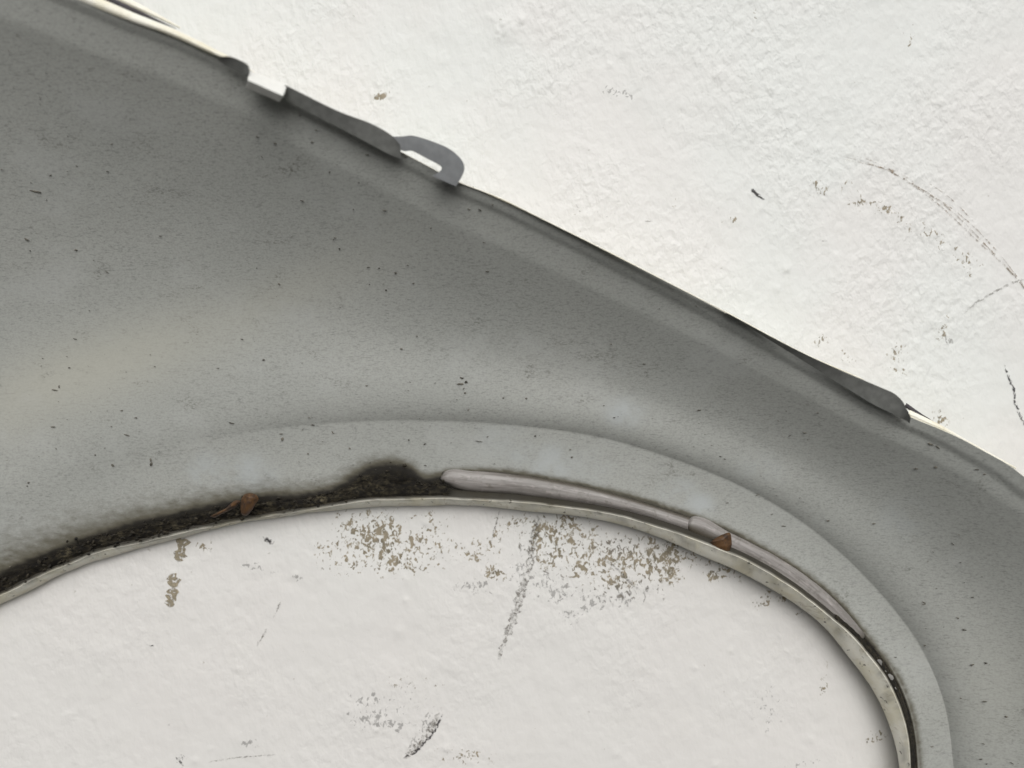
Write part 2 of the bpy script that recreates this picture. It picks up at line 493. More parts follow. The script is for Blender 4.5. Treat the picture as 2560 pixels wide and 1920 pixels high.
def stroke(name, pts, w, mat, jitter=0.0, fade=0.25, lift=0.0003):
    """a mark drawn on the wall, following the relief of the paint; w in photo pixels"""
    c = Curve(pts)
    n = max(6, int(c.L / 5))
    u = np.linspace(0, 1, n)
    p = c.at(u)
    d = np.gradient(p, axis=0)
    d /= np.hypot(d[:, 0], d[:, 1])[:, None] + 1e-9
    nn = np.stack([-d[:, 1], d[:, 0]], 1)
    if jitter:
        p = p + nn * (rng.random(n)[:, None] - 0.5) * 2 * jitter
    ww = w * 0.5 * (0.55 + 0.9 * rng.random(n)) * np.minimum(1, np.minimum(u, 1 - u) / 0.12 + 0.15)
    offs = np.linspace(-1, 1, 4)
    q = p[:, None, :] + nn[:, None, :] * (ww[:, None] * offs[None])[..., None]
    w3 = P(q[..., 0], q[..., 1], 0.0)
    w3[..., 1] = -(wall_h(w3[..., 0], w3[..., 2]) + lift)
    f = np.clip(np.minimum(u, 1 - u) / max(fade, 1e-3) + 0.25, 0, 1)
    return grid_obj(name, w3, [mat], WALL, flip=True, attrs={'fade': np.repeat(f, 4)})


# long arc scratched by something swung against the wall
ARC = [(2100, 390), (2150, 402), (2200, 418), (2260, 448), (2330, 492), (2390, 538), (2440, 588), (2490, 640), (2535, 690), (2600, 770)]
for k, (dx, dy, w) in enumerate(((0, 0, 3.4), (8, -7, 2.6), (-7, 6, 3.4))):
    stroke('scratch', [(x + dx * (0.55 + 0.5 * math.sin(i * 1.1 + k)), y + dy * (0.55 + 0.5 * math.sin(i * 1.1 + k))) for i, (x, y) in enumerate(ARC)], w, M_THIN, 0.5, 0.2)
stroke('scratch', [(2200, 412), (2262, 442), (2292, 464)], 5, M_THIN, 0.6)
stroke('scratch', [(2315, 455), (2380, 500), (2440, 560)], 2.2, M_THIN, 0.5)
stroke('scratch', [(2408, 785), (2440, 757), (2490, 728), (2535, 706), (2600, 685)], 5, M_SOOT, 0.9)
stroke('scratch', [(2509, 910), (2520, 938), (2528, 962), (2536, 985), (2535, 1000), (2545, 1025), (2552, 1045), (2580, 1080)], 5, M_BLACK, 2.2, 0.05)
stroke('scratch', [(1877, 472), (1892, 486), (1912, 499)], 8, M_BLACK, 0.6, 0.02)
stroke('scratch', [(2052, 602), (2068, 603)], 2, M_SOOT)
stroke('scratch', [(1610, 553), (1632, 553)], 2, M_SOOT)
# sooty streak running down below the wheel arch
stroke('soot_streak', [(1342, 1285), (1340, 1320), (1332, 1350), (1328, 1390), (1322, 1430)], 17, M_SOOT, 2, 0.1)
stroke('soot_streak', [(1322, 1415), (1310, 1460), (1298, 1500), (1285, 1540), (1275, 1570), (1260, 1600)], 20, M_SOOT, 2.5, 0.15)
stroke('soot_streak', [(1266, 1590), (1254, 1622), (1245, 1650)], 10, M_SOOT, 3, 0.2)
stroke('soot_streak', [(1098, 1778), (1083, 1815), (1058, 1850), (1028, 1883), (1010, 1896)], 15, M_SOOT, 4, 0.2)
stroke('scratch', [(1250, 1272), (1240, 1310), (1230, 1345), (1222, 1375)], 4, M_SOOT, 0.6, 0.3)
stroke('scratch', [(1505, 1395), (1540, 1420), (1570, 1450), (1602, 1478)], 6, M_SOOT, 0.8, 0.4)
stroke('scratch', [(1106, 1784), (1096, 1810), (1080, 1835), (1055, 1862), (1030, 1885), (1008, 1893)], 6, M_BLACK, 2.0, 0.1)
stroke('scratch', [(438, 1893), (450, 1904), (462, 1917)], 4, M_BLACK, 1.0, 0.1)
stroke('scratch', [(372, 655 + 960), (385, 654 + 960)], 3, M_BLACK, 0.5, 0.1)
stroke('scratch', [(420, 1813), (430, 1808)], 4, M_BLACK, 0.5, 0.1)
stroke('scratch', [(640, 1615), (660, 1585), (668, 1570)], 4, M_SOOT, 2.0, 0.2)
stroke('scratch', [(684, 1545), (694, 1520), (702, 1500)], 4, M_SOOT, 2.0, 0.2)
stroke('scratch', [(520, 1905), (600, 1893), (690, 1886)], 3, M_SOOT, 1.0, 0.3)
stroke('scratch', [(662, 1347), (672, 1353), (682, 1354)], 9, M_BLACK, 1.0, 0.2)
# two pairs of brown dabs low on the left
for pts, w in (([(457, 1343), (456, 1362), (452, 1382), (446, 1404)], 30),
               ([(426, 1435), (434, 1450), (432, 1470)], 26), ([(431, 1468), (430, 1490), (420, 1517)], 24)):
    stroke('rub_mark', pts, w, M_BROWN, 3.0, 0.01)

# ------------------------------------------------------------------ fender
FENDER = bpy.data.objects.new('fender', None)
FENDER.location = (0, -0.03, EYE_Z)
COL.objects.link(FENDER)
tag(FENDER, 'grey primered inside of a car fender with wheel arch, against the white wall', 'car fender')

ARCH = Curve([(-420, 1800), (-260, 1650), (0, 1466), (72, 1427), (145, 1395), (217, 1366), (289, 1343), (434, 1308), (615, 1270), (800, 1243),
              (1000, 1224), (1184, 1222), (1292, 1230), (1401, 1243), (1550, 1267), (1650, 1293), (1732, 1321), (1819, 1355),
              (1920, 1404), (2000, 1458), (2083, 1524), (2159, 1598), (2201, 1648), (2231, 1698), (2258, 1758), (2276, 1830), (2284, 1920), (2292, 2060), (2296, 2250)])
LIP_TOP = Curve([(-420, 1822), (-260, 1670), (0, 1489), (54, 1462), (137, 1423), (217, 1390), (253, 1377), (326, 1362), (434, 1336), (615, 1300), (800, 1270),
                 (858, 1259), (1003, 1247), (1184, 1248), (1292, 1254), (1401, 1266), (1550, 1289), (1631, 1312), (1732, 1346), (1819, 1379),
                 (1920, 1428), (1993, 1475), (2065, 1533), (2123, 1582), (2171, 1634), (2210, 1684), (2240, 1740), (2258, 1785), (2272, 1842), (2277, 1920), (2282, 2060), (2284, 2250)])
LIP_LOW = Curve([(-420, 1846), (-260, 1694), (0, 1511), (72, 1478), (159, 1433), (217, 1411), (307, 1383), (452, 1344), (615, 1306), (750, 1286),
                 (895, 1270), (1057, 1264), (1220, 1267), (1329, 1279), (1450, 1291), (1558, 1313), (1667, 1351), (1757, 1391), (1841, 1426),
                 (1920, 1468), (1993, 1513), (2065, 1572), (2125, 1647), (2168, 1703), (2199, 1755), (2225, 1818), (2240, 1866), (2249, 1920), (2254, 2060), (2257, 2250)])
CREASE = Curve([(-420, 1560), (-200, 1400), (0, 1275), (200, 1180), (420, 1115), (648, 1076), (810, 1059), (1041, 1051), (1273, 1062), (1504, 1094), (1678, 1145), (1852, 1215),
                (1967, 1279), (2083, 1366), (2199, 1481), (2303, 1620), (2361, 1759), (2384, 1920), (2392, 2080), (2394, 2250)])
TOP = Curve([(-420, -250), (-200, -170), (0, -88), (213, 0), (326, 47), (434, 87), (543, 137), (615, 168), (723, 238), (853, 304), (936, 347), (1040, 400), (1146, 456),
             (1215, 484), (1400, 571), (1610, 677), (1820, 786), (2019, 897), (2150, 972), (2276, 1043), (2333, 1066), (2397, 1094), (2458, 1127), (2533, 1170), (2560, 1192), (2700, 1285), (2830, 1400), (2930, 1750), (2940, 2250)])

NV = 360


def param(curve, anchors):
    """curve parameter reached at each common station: anchors are (station, photo point)"""
    u = np.linspace(0, 1, 3000)
    q = curve.at(u)
    st, us = [], []
    for s, pt in anchors:
        st.append(s)
        us.append(u[np.argmin(((q - np.array(pt)) ** 2).sum(1))])
    return st, us


V = np.linspace(0, 1, NV)
STN = [0.0, 0.16, 0.30, 0.45, 0.58, 0.70, 0.80, 0.90, 1.0]


def stations(curve, pts):
    st, us = param(curve, list(zip(STN, pts)))
    us[0], us[-1] = 0.0, 1.0
    # monotone smooth interpolation
    return curve.at(np.interp(V, st, us))


a_ = stations(ARCH, [(-420, 1800), (0, 1466), (434, 1308), (1000, 1224), (1401, 1243), (1819, 1355), (2083, 1524), (2276, 1830), (2296, 2250)])
u_ = stations(LIP_TOP, [(-420, 1822), (0, 1489), (434, 1336), (1003, 1247), (1401, 1266), (1819, 1379), (2083, 1549), (2270, 1830), (2284, 2250)])
l_ = stations(LIP_LOW, [(-420, 1846), (0, 1511), (440, 1347), (1000, 1267), (1401, 1286), (1805, 1410), (2060, 1568), (2228, 1830), (2257, 2250)])
c_ = stations(CREASE, [(-420, 1560), (0, 1275), (420, 1115), (1000, 1052), (1440, 1083), (1910, 1246), (2199, 1481), (2372, 1830), (2394, 2250)])
t_ = stations(TOP, [(-420, -250), (0, -88), (434, 87), (1146, 456), (1730, 739), (2276, 1039), (2560, 1192), (2880, 1560), (2940, 2250)])


def ksmooth(a, k=9):
    w = np.hanning(k + 2)[1:-1]; w /= w.sum()
    p = np.pad(a, ((k // 2, k // 2), (0, 0)), mode='reflect', reflect_type='odd')
    return np.stack([np.convolve(p[:, i], w, 'valid') for i in range(a.shape[1])], 1)


a_, u_, l_, c_, t_ = (ksmooth(q, 9) for q in (a_, u_, l_, c_, t_))
_e = np.arange(NV)
u_ = u_ + np.stack([0 * _e, 5.0 * fbm(_e * 0.16, _e * 0.0 + 5, 141, 3)], 1)      # the hem is uneven
l_ = l_ + np.stack([0 * _e, 6.0 * fbm(_e * 0.13, _e * 0.0 + 9, 151, 3)], 1) * (1 - smooth(0.5, 0.62, V))[:, None]
# depths along the length
dc = np.interp(V, [0, 0.16, 0.45, 0.8, 1], [0.008, 0.007, 0.0065, 0.008, 0.010])     # fold between panel and lip
dt = np.interp(V, [0, 0.16, 0.30, 0.45, 0.58, 0.70, 0.8, 1], [0.118, 0.110, 0.096, 0.072, 0.055, 0.054, 0.066, 0.080])   # free top edge
stepamp = np.interp(V, [0, 0.30, 0.40, 0.5, 0.7, 0.9, 1], [0.0, 0.0022, 0.0060, 0.0078, 0.0085, 0.008, 0.008])

# rows across: 0 = fold at the arch, 1 = crease, 2 = top edge
NA, NB = 34, 130
ra = np.linspace(0, 1, NA)
rb = np.linspace(0, 1, NB)[1:]
rb = rb ** 1.15
rows_px, rows_d = [], []
for r in ra:
    rows_px.append(a_ * (1 - r) + c_ * r)
    base = dc - 0.0030 * math.sin(math.pi * min(1, r * 0.6)) + np.interp(V, [0, 0.3, 0.5, 0.7, 0.88, 1], [0.005, 0.0055, 0.0058, 0.004, -0.001, -0.002]) * r
    base = base - 0.0030 * math.exp(-((1 - r) / 0.10) ** 2) * 0
    rows_d.append(base)
dC = rows_d[-1]
cexp = np.interp(V, [0, 0.55, 0.8, 1], [1.75, 1.95, 1.4, 1.2])
WIDE = np.hypot(*(t_ - c_).T)      # photo width from crease to the top edge
for r in rb:
    rows_px.append(c_ * (1 - r) + t_ * r)
    dist_px = r * WIDE
    stp = stepamp * (1 - np.exp(-dist_px / 48.0))
    valley = -0.0070 * np.interp(V, [0, 0.3, 0.6, 1], [1.0, 1.0, 0.8, 0.5]) * smooth(0.02, 0.36, r) * (1 - smooth(0.36, 0.85, r))
    curl = (dt - dC - stepamp) * (r ** cexp)
    d = dC + stp + valley + curl
    # the folded strip along the top edge: a small joggle
    fold_px = np.interp(V, [0, 0.3, 0.6, 1], [150, 120, 100, 80])
    e = (1 - r) * WIDE
    d = d - 0.000042 * np.sqrt(np.maximum(0, fold_px - e) ** 2 + 36) + 0.00025
    rim_px = np.interp(V, [0, 0.3, 0.6, 0.8, 1], [34, 34, 40, 55, 50])
    d = d + 0.0014 * (1 - smooth(rim_px * 0.5, rim_px, e))
    rows_d.append(d)
PX = np.stack(rows_px, 1)             # NV x rows x 2
DD = np.stack(rows_d, 1)
# faint hand-scale waviness of the pressed sheet
DD = DD + 0.0012 * fbm(PX[..., 0] / 330 + 20, PX[..., 1] / 260 + 20, 91, 2) * smooth(0, 0.2, np.linspace(0, 1, DD.shape[1]))[None]
DD = np.maximum(DD, 0.003)
PANEL3 = P(PX[..., 0], PX[..., 1], DD)

# grime and painted gap shade along the trench, water marks, painted light patches
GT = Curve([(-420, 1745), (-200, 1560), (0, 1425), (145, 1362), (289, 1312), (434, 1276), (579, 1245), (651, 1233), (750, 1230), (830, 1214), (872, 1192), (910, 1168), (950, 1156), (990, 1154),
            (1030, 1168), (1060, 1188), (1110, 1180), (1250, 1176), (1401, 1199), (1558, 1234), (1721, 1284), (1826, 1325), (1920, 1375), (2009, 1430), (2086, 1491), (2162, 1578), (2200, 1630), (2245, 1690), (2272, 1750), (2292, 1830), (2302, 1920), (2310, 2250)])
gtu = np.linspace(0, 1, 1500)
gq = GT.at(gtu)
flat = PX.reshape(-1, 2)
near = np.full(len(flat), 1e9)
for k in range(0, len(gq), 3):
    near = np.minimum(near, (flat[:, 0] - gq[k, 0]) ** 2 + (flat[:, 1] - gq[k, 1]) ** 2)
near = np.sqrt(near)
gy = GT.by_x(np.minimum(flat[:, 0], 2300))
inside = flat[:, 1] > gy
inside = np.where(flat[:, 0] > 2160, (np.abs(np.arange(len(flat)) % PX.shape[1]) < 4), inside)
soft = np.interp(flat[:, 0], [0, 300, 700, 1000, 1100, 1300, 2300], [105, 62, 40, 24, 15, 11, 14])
grime = np.where(inside, 0.60 + 0.9 * np.clip(near / 34, 0, 1), 0.60 * np.exp(-near / soft))  # trench grime together with the painted gap shade
wm = np.zeros(len(flat))
for (x, y, r, s) in ((1560, 1032, 46, 0.9), (1378, 1160, 60, 0.8), (1700, 1236, 46, 0.8), (1752, 1260, 36, 0.9), (1310, 1140, 40, 0.6), (620, 1190, 70, 0.8),
                     (520, 1180, 60, 0.6), (1480, 1170, 60, 0.4), (1250, 1100, 60, 0.35), (2260, 1300, 70, 0.3), (1900, 1180, 60, 0.3)):
    q = ((flat[:, 0] - x) ** 2 + ((flat[:, 1] - y) * 1.25) ** 2) / (r * r)
    wm = np.maximum(wm, s * np.exp(-q ** 1.6))
lit_patch = np.zeros(len(flat))  # light caught by the panel, painted in as paler, warmer patches
for (x, y, a, b, t, s) in ((210, 930, 430, 95, -19, 0.75), (620, 780, 330, 70, -24, 0.40), (60, 1010, 260, 80, -18, 0.55), (2520, 1740, 160, 220, 0, 0.22)):
    t = math.radians(t)
    uu = ((flat[:, 0] - x) * math.cos(t) + (flat[:, 1] - y) * math.sin(t)) / a
    vv = (-(flat[:, 0] - x) * math.sin(t) + (flat[:, 1] - y) * math.cos(t)) / b
    lit_patch = np.maximum(lit_patch, s * np.exp(-(uu * uu + vv * vv)))

# panel: grey inner sheet, cream outer sheet, 1.2 mm of steel between them
nv, nr = PX.shape[:2]
fr = PANEL3.reshape(-1, 3)
dv = np.gradient(PANEL3, axis=0); dr = np.gradient(PANEL3, axis=1)
nrm = np.cross(dv, dr)
nrm /= np.linalg.norm(nrm, axis=-1, keepdims=True) + 1e-12
if nrm[nv // 2, nr // 2, 1] > 0: nrm = -nrm       # towards the camera
bk = (PANEL3 - nrm * 0.0012).reshape(-1, 3)
nf = len(fr)
f_front = grid_faces(nv, nr, 0, True)
f_back = grid_faces(nv, nr, nf, False)
edge = []
for i in range(nv - 1):
    a, b = i * nr + nr - 1, (i + 1) * nr + nr - 1
    edge.append((a, b, b + nf, a + nf))
for j in range(nr - 1):
    edge.append((j, j + 1, j + 1 + nf, j + nf))
    a = (nv - 1) * nr + j
    edge.append((a, a + 1, a + 1 + nf, a + nf))
faces = np.concatenate([f_front, f_back, np.array(edge)])
mi = np.concatenate([np.zeros(len(f_front)), np.ones(len(f_back)), np.ones(len(edge))]).astype(int)
z0 = np.zeros(nf)
panel = mesh_obj('panel', np.concatenate([fr, bk]), faces, [M_PRIMER, M_CLEAN], FENDER, True, mi,
                 crisp=True, attrs={'grime': np.concatenate([grime, z0]), 'watermark': np.concatenate([wm, z0]), 'lit_patch': np.concatenate([lit_patch, z0])})

# ---- arch lip: from the fold towards the camera, round the hem and back to the outer fold
dl_top = dc + np.interp(V, [0, 0.16, 0.35, 0.5, 0.7, 1], [0.006, 0.006, 0.006, 0.010, 0.017, 0.020])
dl_low = np.interp(V, [0, 0.16, 0.45, 0.58, 0.66, 0.75, 0.85, 1], [1, 1, 1, 0.97, 0.9, 0.82, 0.76, 0.74]) * (dl_top - dc - 0.0025) + dc - 0.004
outer_px = np.where((V < 0.62)[:, None], l_ - np.array([0, 7.0]), l_)
k = smooth(0.55, 0.75, V)[:, None]
outer_px = (l_ + np.array([2.0, -6.0])) * (1 - k) + (l_ + np.array([0.5, -0.5])) * k
sec_px = [a_ + (u_ - a_) * 0.05, a_ * 0.6 + u_ * 0.4, a_ * 0.2 + u_ * 0.8, u_ - (u_ - a_) * 0.02,
          u_ * 0.92 + l_ * 0.08, u_ * 0.5 + l_ * 0.5, u_ * 0.08 + l_ * 0.92, l_, outer_px, outer_px + (a_ - l_) * 0.25]
dm = lambda w: dl_top * (1 - w) + dl_low * w
hl = dl_top - dc
l_ = l_ - np.array([0, 2.0])
sec_d = [dc + 0.0005, dc + hl * 0.45, dc + hl * 0.82, dl_top - 0.0012, dl_top, dm(0.45) + 0.0002, dm(0.9) + 0.0001, dl_low - 0.0008,
         np.minimum(dl_low - 0.002, dc - 0.002 + 0 * V), dc - 0.004]
LIP = np.stack([P(p[:, 0], p[:, 1], d) for p, d in zip(sec_px, sec_d)], 1)
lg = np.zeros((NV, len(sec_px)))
lg[:, :3] = 0.97  # trench side blackened for grime and for the shade beside the sealant
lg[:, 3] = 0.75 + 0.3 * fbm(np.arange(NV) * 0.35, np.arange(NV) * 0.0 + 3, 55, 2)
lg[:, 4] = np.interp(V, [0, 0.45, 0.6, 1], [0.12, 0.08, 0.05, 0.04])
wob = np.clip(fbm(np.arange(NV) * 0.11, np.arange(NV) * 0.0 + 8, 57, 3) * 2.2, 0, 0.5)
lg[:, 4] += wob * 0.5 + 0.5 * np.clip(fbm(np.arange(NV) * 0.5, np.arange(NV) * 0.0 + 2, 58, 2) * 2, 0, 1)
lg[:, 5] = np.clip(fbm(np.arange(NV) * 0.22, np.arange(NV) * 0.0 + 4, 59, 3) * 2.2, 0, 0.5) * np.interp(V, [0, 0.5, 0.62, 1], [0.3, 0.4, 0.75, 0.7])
lip = grid_obj('arch_lip', LIP, [M_CREAM], FENDER, flip=False, attrs={'grime': lg.ravel()}, crisp=True)
# recalc outside so the sheet shades correctly from either side (Cycles is two-sided)


def surf_d(px, py):
    i = np.argmin((flat[:, 0] - px) ** 2 + (flat[:, 1] - py) ** 2)
    return DD.reshape(-1)[i]


# ---- grime lying in the trench
def gunk_strip(name, x0, x1, top_shift=0.0, right=False):
    n = 220
    if not right:
        xs = np.linspace(x0, x1, n)
        ty = GT.by_x(xs) + top_shift
        by = LIP_TOP.by_x(xs) + 1
        q0, q1 = np.stack([xs, ty], 1), np.stack([xs, by], 1)
    else:
        vv = np.linspace(x0, x1, n)
        f = lambda arr: np.stack([np.interp(vv, V, arr[:, 0]), np.interp(vv, V, arr[:, 1])], 1)
        aa, uu = f(a_), f(u_)
        out = aa - uu
        out /= np.linalg.norm(out, axis=1, keepdims=True) + 1e-6
        q0, q1 = aa + out * 16, uu
    m = 26
    w = np.linspace(0, 1, m)
    q = q0[:, None] * (1 - w)[None, :, None] + q1[:, None] * w[None, :, None]
    d0 = np.array([surf_d(*p) for p in q0])
    dmid = np.array([surf_d(*p) for p in q[:, m // 2]])
    ld = np.interp(q1[:, 0], u_[:, 0], dl_top) if not right else np.interp(np.linspace(x0, x1, n), V, dl_top)
    d = np.where(w[None] < 0.5, d0[:, None] * (1 - 2 * w)[None] + dmid[:, None] * (2 * w)[None], dmid[:, None])
    d = d + 0.0012 + 0.0035 * np.sin(np.pi * w)[None] + (ld - dmid - 0.0045)[:, None] * smooth(0.35, 1.0, w)[None]
    nz = fbm(q[..., 0] / 22 + 9, q[..., 1] / 13 + 9, 61, 3)
    d = d + 0.0045 * nz * np.sin(np.pi * w)[None]
    cover = smooth(0.0, 0.62, w)[None] * np.ones((n, 1)) * 1.15
    uu_ = np.linspace(0, 1, n)
    cover = cover * (0.2 + 0.8 * smooth(0, 0.03, np.minimum(uu_, 1 - uu_)))[:, None]
    o = grid_obj(name, P(q[..., 0], q[..., 1], d), [M_GUNK], FENDER, flip=True, attrs={'cover': cover.ravel()})
    return tag(o, kind='stuff')


tag(gunk_strip('grime', -300, 1140), 'black grime packed behind the left of the arch lip')
tag(gunk_strip('grime', 0.80, 0.93, right=True), 'black grime in the gap low on the right')


def crumbs():
    verts, faces = [], []
    for _ in range(300):
        x = rng.uniform(-120, 1120)
        ty, by = GT.by_x(x), LIP_TOP.by_x(x)
        y = by - (by - ty) * min(0.95, abs(rng.normal(0.30, 0.24))) - 2
        L = 2.0 + 6.0 * rng.random() ** 2
        W = L * rng.uniform(0.35, 0.9)
        rot = math.atan2(LIP_TOP.by_x(x + 10) - LIP_TOP.by_x(x - 10), 20) + rng.normal(0, 0.5)
        n, i = 6, len(verts)
        th = np.linspace(0, 2 * math.pi, n, endpoint=False)
        rad = 0.6 + 0.7 * rng.random(n)
        a, b = np.cos(th) * rad * L, np.sin(th) * rad * W
        c, s_ = math.cos(rot), math.sin(rot)
        d = surf_d(x, y) + 0.0042 + 0.002 * rng.random()
        verts.extend(P(x + a * c - b * s_, y + a * s_ + b * c, np.full(n, d)))
        verts.append(P(x + rng.normal(0, L * 0.2), y, d + L * 0.0003))
        faces.extend([(i + k, i + (k + 1) % n, i + n) for k in range(n)])
    o = mesh_obj('grime_crumbs', verts, faces, [M_CRUMB], FENDER, False)
    return tag(o, 'dark crumbs of dirt lying in the grime', kind='stuff')


M_CRUMB = mat_plain('dirt_crumb', (0.021, 0.017, 0.010), 0.9, 0.8)
crumbs()

# ---- sealant strips in the trench
def bead(name, up, lo, grim, crest=0.0052, lift=0.0):
    cu, cl = Curve(up), Curve(lo)
    n = 150
    u = np.linspace(0, 1, n)
    qu, ql = cu.at(u), cl.at(u)
    dist = u * cu.L
    k = np.sqrt(np.clip(1 - (1 - np.clip(dist / 20, 0, 1)) ** 2, 0, 1)) * 0.96 + 0.04
    k2 = np.sqrt(np.clip(1 - (1 - np.clip((cu.L - dist) / 10, 0, 1)) ** 2, 0, 1)) * 0.9 + 0.1
    k = k * k2
    mid = (qu + ql) / 2
    wv = 1 + 0.10 * fbm(dist / 60 + 4, dist * 0 + 3, 71, 2)
    qu = mid + (qu - mid) * (k * wv)[:, None]; ql = mid + (ql - mid) * (k * wv)[:, None]
    m = 16
    th = np.linspace(0, 2 * math.pi, m)
    pts = np.zeros((n, m, 3))
    dmid = np.array([surf_d(*p) for p in mid])
    dmid = np.convolve(np.pad(dmid, 12, mode='edge'), np.ones(25) / 25, 'valid')
    for j, t in enumerate(th):
        w = 0.5 - 0.5 * math.cos(t)
        q = qu * (1 - w) + ql * w
        hgt = math.sin(t) if t < math.pi else 0.25 * math.sin(t)
        # flattened crown with a shallow groove along it, as the strip was pressed in
        grv = -0.0012 * math.exp(-((w - 0.42) / 0.10) ** 2) if t < math.pi else 0
        pts[:, j] = P(q[:, 0], q[:, 1], dmid + lift + 0.001 + crest * k * hgt + grv * k)
    ag = np.zeros((n, m))
    for j, t in enumerate(th):
        w = 0.5 - 0.5 * math.cos(t)
        ag[:, j] = grim(u, w)
    al = np.repeat(u[:, None], m, 1) * cu.L / 1000 * 1.0
    ar = np.repeat((0.5 - 0.5 * np.cos(th))[None], n, 0)
    o = grid_obj(name, pts, [M_SEAL], FENDER, flip=False, attrs={'grime': ag.ravel(), 'along': al.ravel(), 'around': ar.ravel()})
    return o


g1 = lambda u, w: np.clip(0.95 * (1 - smooth(0.06, 0.30, w)) * smooth(0.12, 0.4, u) + 0.55 * smooth(0.8, 1.0, w), 0, 1)
g2 = lambda u, w: np.clip(0.75 * smooth(0.45, 0.95, w) * (1 - smooth(0.1, 0.25, u) * 0.4) + 0.8 * smooth(0.93, 1.0, u) + 1.0 * smooth(0.35, 0.7, w) * (1 - smooth(0.16, 0.24, u)), 0, 1)
tag(bead('sealant_strip', [(1099, 1190), (1112, 1179), (1184, 1178), (1292, 1187), (1401, 1205), (1500, 1226), (1600, 1254), (1690, 1283), (1735, 1298)],
         [(1103, 1205), (1148, 1224), (1220, 1233), (1292, 1238), (1401, 1252), (1500, 1268), (1600, 1291), (1680, 1316), (1728, 1334)], g1),
    'pinkish sealant strip with a rounded left end')
tag(bead('sealant_strip', [(1716, 1294), (1730, 1291), (1826, 1332), (1920, 1380), (2007, 1435), (2083, 1496), (2135, 1552), (2166, 1590)],
         [(1714, 1330), (1740, 1346), (1819, 1380), (1920, 1436), (1993, 1486), (2060, 1540), (2110, 1588), (2146, 1618)], g2, 0.0058, 0.0010),
    'pinkish sealant strip with a stained left end')

# pale flakes caught in the gap low on the right
def flake(name, px, py, r, mat, parent, d_off, seed, asp=1.6, rot=0.0, thick=0.0006, d=None):
    rr = np.random.default_rng(seed)
    n = 9
    th = np.linspace(0, 2 * math.pi, n, endpoint=False)
    rad = r * (0.65 + 0.6 * rr.random(n))
    x = np.cos(th) * rad * asp; y = np.sin(th) * rad
    c, s = math.cos(rot), math.sin(rot)
    X, Y = px + x * c - y * s, py + x * s + y * c
    dd = (surf_d(px, py) if d is None else d) + d_off
    b = P(X, Y, dd + thick * rr.random(n))
    t = P(px, py, dd + thick * 1.8)
    verts = list(b) + [t]
    return mesh_obj(name, verts, [(i, (i + 1) % n, n) for i in range(n)], [mat], parent)


M_FLAKE = mat_plain('pale_flake', (0.20, 0.195, 0.185), 0.5)
for i, (x, y, r) in enumerate(((2199, 1657, 8), (2226, 1692, 7), (2212, 1680, 4), (2237, 1722, 4))):
    flake('paint_flake', x, y, r, M_FLAKE, FENDER, 0.012, 200 + i, 1.2, 1.0)

# ---- top edge: bolting tab with its slot, cream rim and painted gap shade behind the flange, clip
def ring_tab():
    out = Curve([(968, 336), (982, 341), (1005, 341), (1030, 339), (1062, 347), (1095, 359), (1118, 369), (1137, 382), (1152, 397), (1160, 412), (1160, 428), (1152, 446), (1140, 466)], True)
    inn = Curve([(985, 366), (1000, 374), (1012, 378), (1022, 377), (1032, 378), (1050, 387), (1070, 398), (1090, 408), (1102, 416), (1104, 422), (1100, 428), (1092, 433), (1080, 440)], True)
    n = 70
    u = np.linspace(0, 1, n)
    po, pi = out.at(u), inn.at(u)
    dd = 0.0775
    w = np.array([0, 0.08, 0.5, 0.92, 1.0])
    bow = np.array([0, 0.0, 0.0004, 0.0, 0])
    q = po[:, None] * (1 - w)[None, :, None] + pi[:, None] * w[None, :, None]
    F = P(q[..., 0], q[..., 1], dd + bow[None])
    B = P(q[..., 0], q[..., 1], dd - 0.0016 + 0 * bow[None])
    loop = np.concatenate([F, B[:, ::-1]], 1)
    return grid_obj('bolt_tab', loop, [M_STEEL], FENDER, closed=True, crisp=True)


ring_tab()


def rim_or_gap_shade_strip(name, pts, width, d0, d1, mat, thick=0.0012, n=60):
    """a strip beyond the flange"""
    c = Curve(pts)
    u = np.linspace(0, 1, n)
    p = c.at(u)
    g = np.gradient(p, axis=0); g /= np.hypot(g[:, 0], g[:, 1])[:, None]
    nn = np.stack([g[:, 1], -g[:, 0]], 1)          # towards upper right
    wd = np.interp(u, np.linspace(0, 1, len(width)), width)
    dd = np.interp(u, [0, 1], [d0, d1])
    w = np.linspace(-0.35, 1, 6)
    q = p[:, None] + nn[:, None] * (wd[:, None] * w[None])[..., None]
    rollp = 0.004 * (1 - (w - 0.2) ** 2)
    F = P(q[..., 0], q[..., 1], dd[:, None] + rollp[None] - 0.006)
    B = P(q[..., 0], q[..., 1], dd[:, None] + rollp[None] - 0.006 - thick)
    return grid_obj(name, np.concatenate([F, B[:, ::-1]], 1), [mat], FENDER, closed=True, crisp=True)


rim_or_gap_shade_strip('rim_and_gap_shade', [(-60, -112), (100, -48), (213, 0), (326, 47), (434, 87), (543, 137), (618, 170)], [22, 22, 21, 18, 14, 12, 6], 0.109, 0.092, M_CLEAN)
rim_or_gap_shade_strip('rim_and_gap_shade', [(60, -95), (170, -44), (268, -1), (350, 35), (440, 72)], [11, 11, 10, 8, 1], 0.097, 0.089, M_GAP_SHADE)  # dark strip painting the shade in the gap behind the edge
rim_or_gap_shade_strip('rim_and_gap_shade', [(60, -108), (180, -54), (286, -6), (368, 31), (450, 70)], [16, 16, 15, 11, 3], 0.091, 0.085, M_CLEAN)
rim_or_gap_shade_strip('rim_and_gap_shade', [(1142, 455), (1215, 482), (1400, 570), (1610, 676), (1820, 784), (2019, 889), (2160, 950)], [2.5, 2.5, 2.5, 2.5, 2.5, 2.5, 2], 0.072, 0.0525, M_CLEAN)
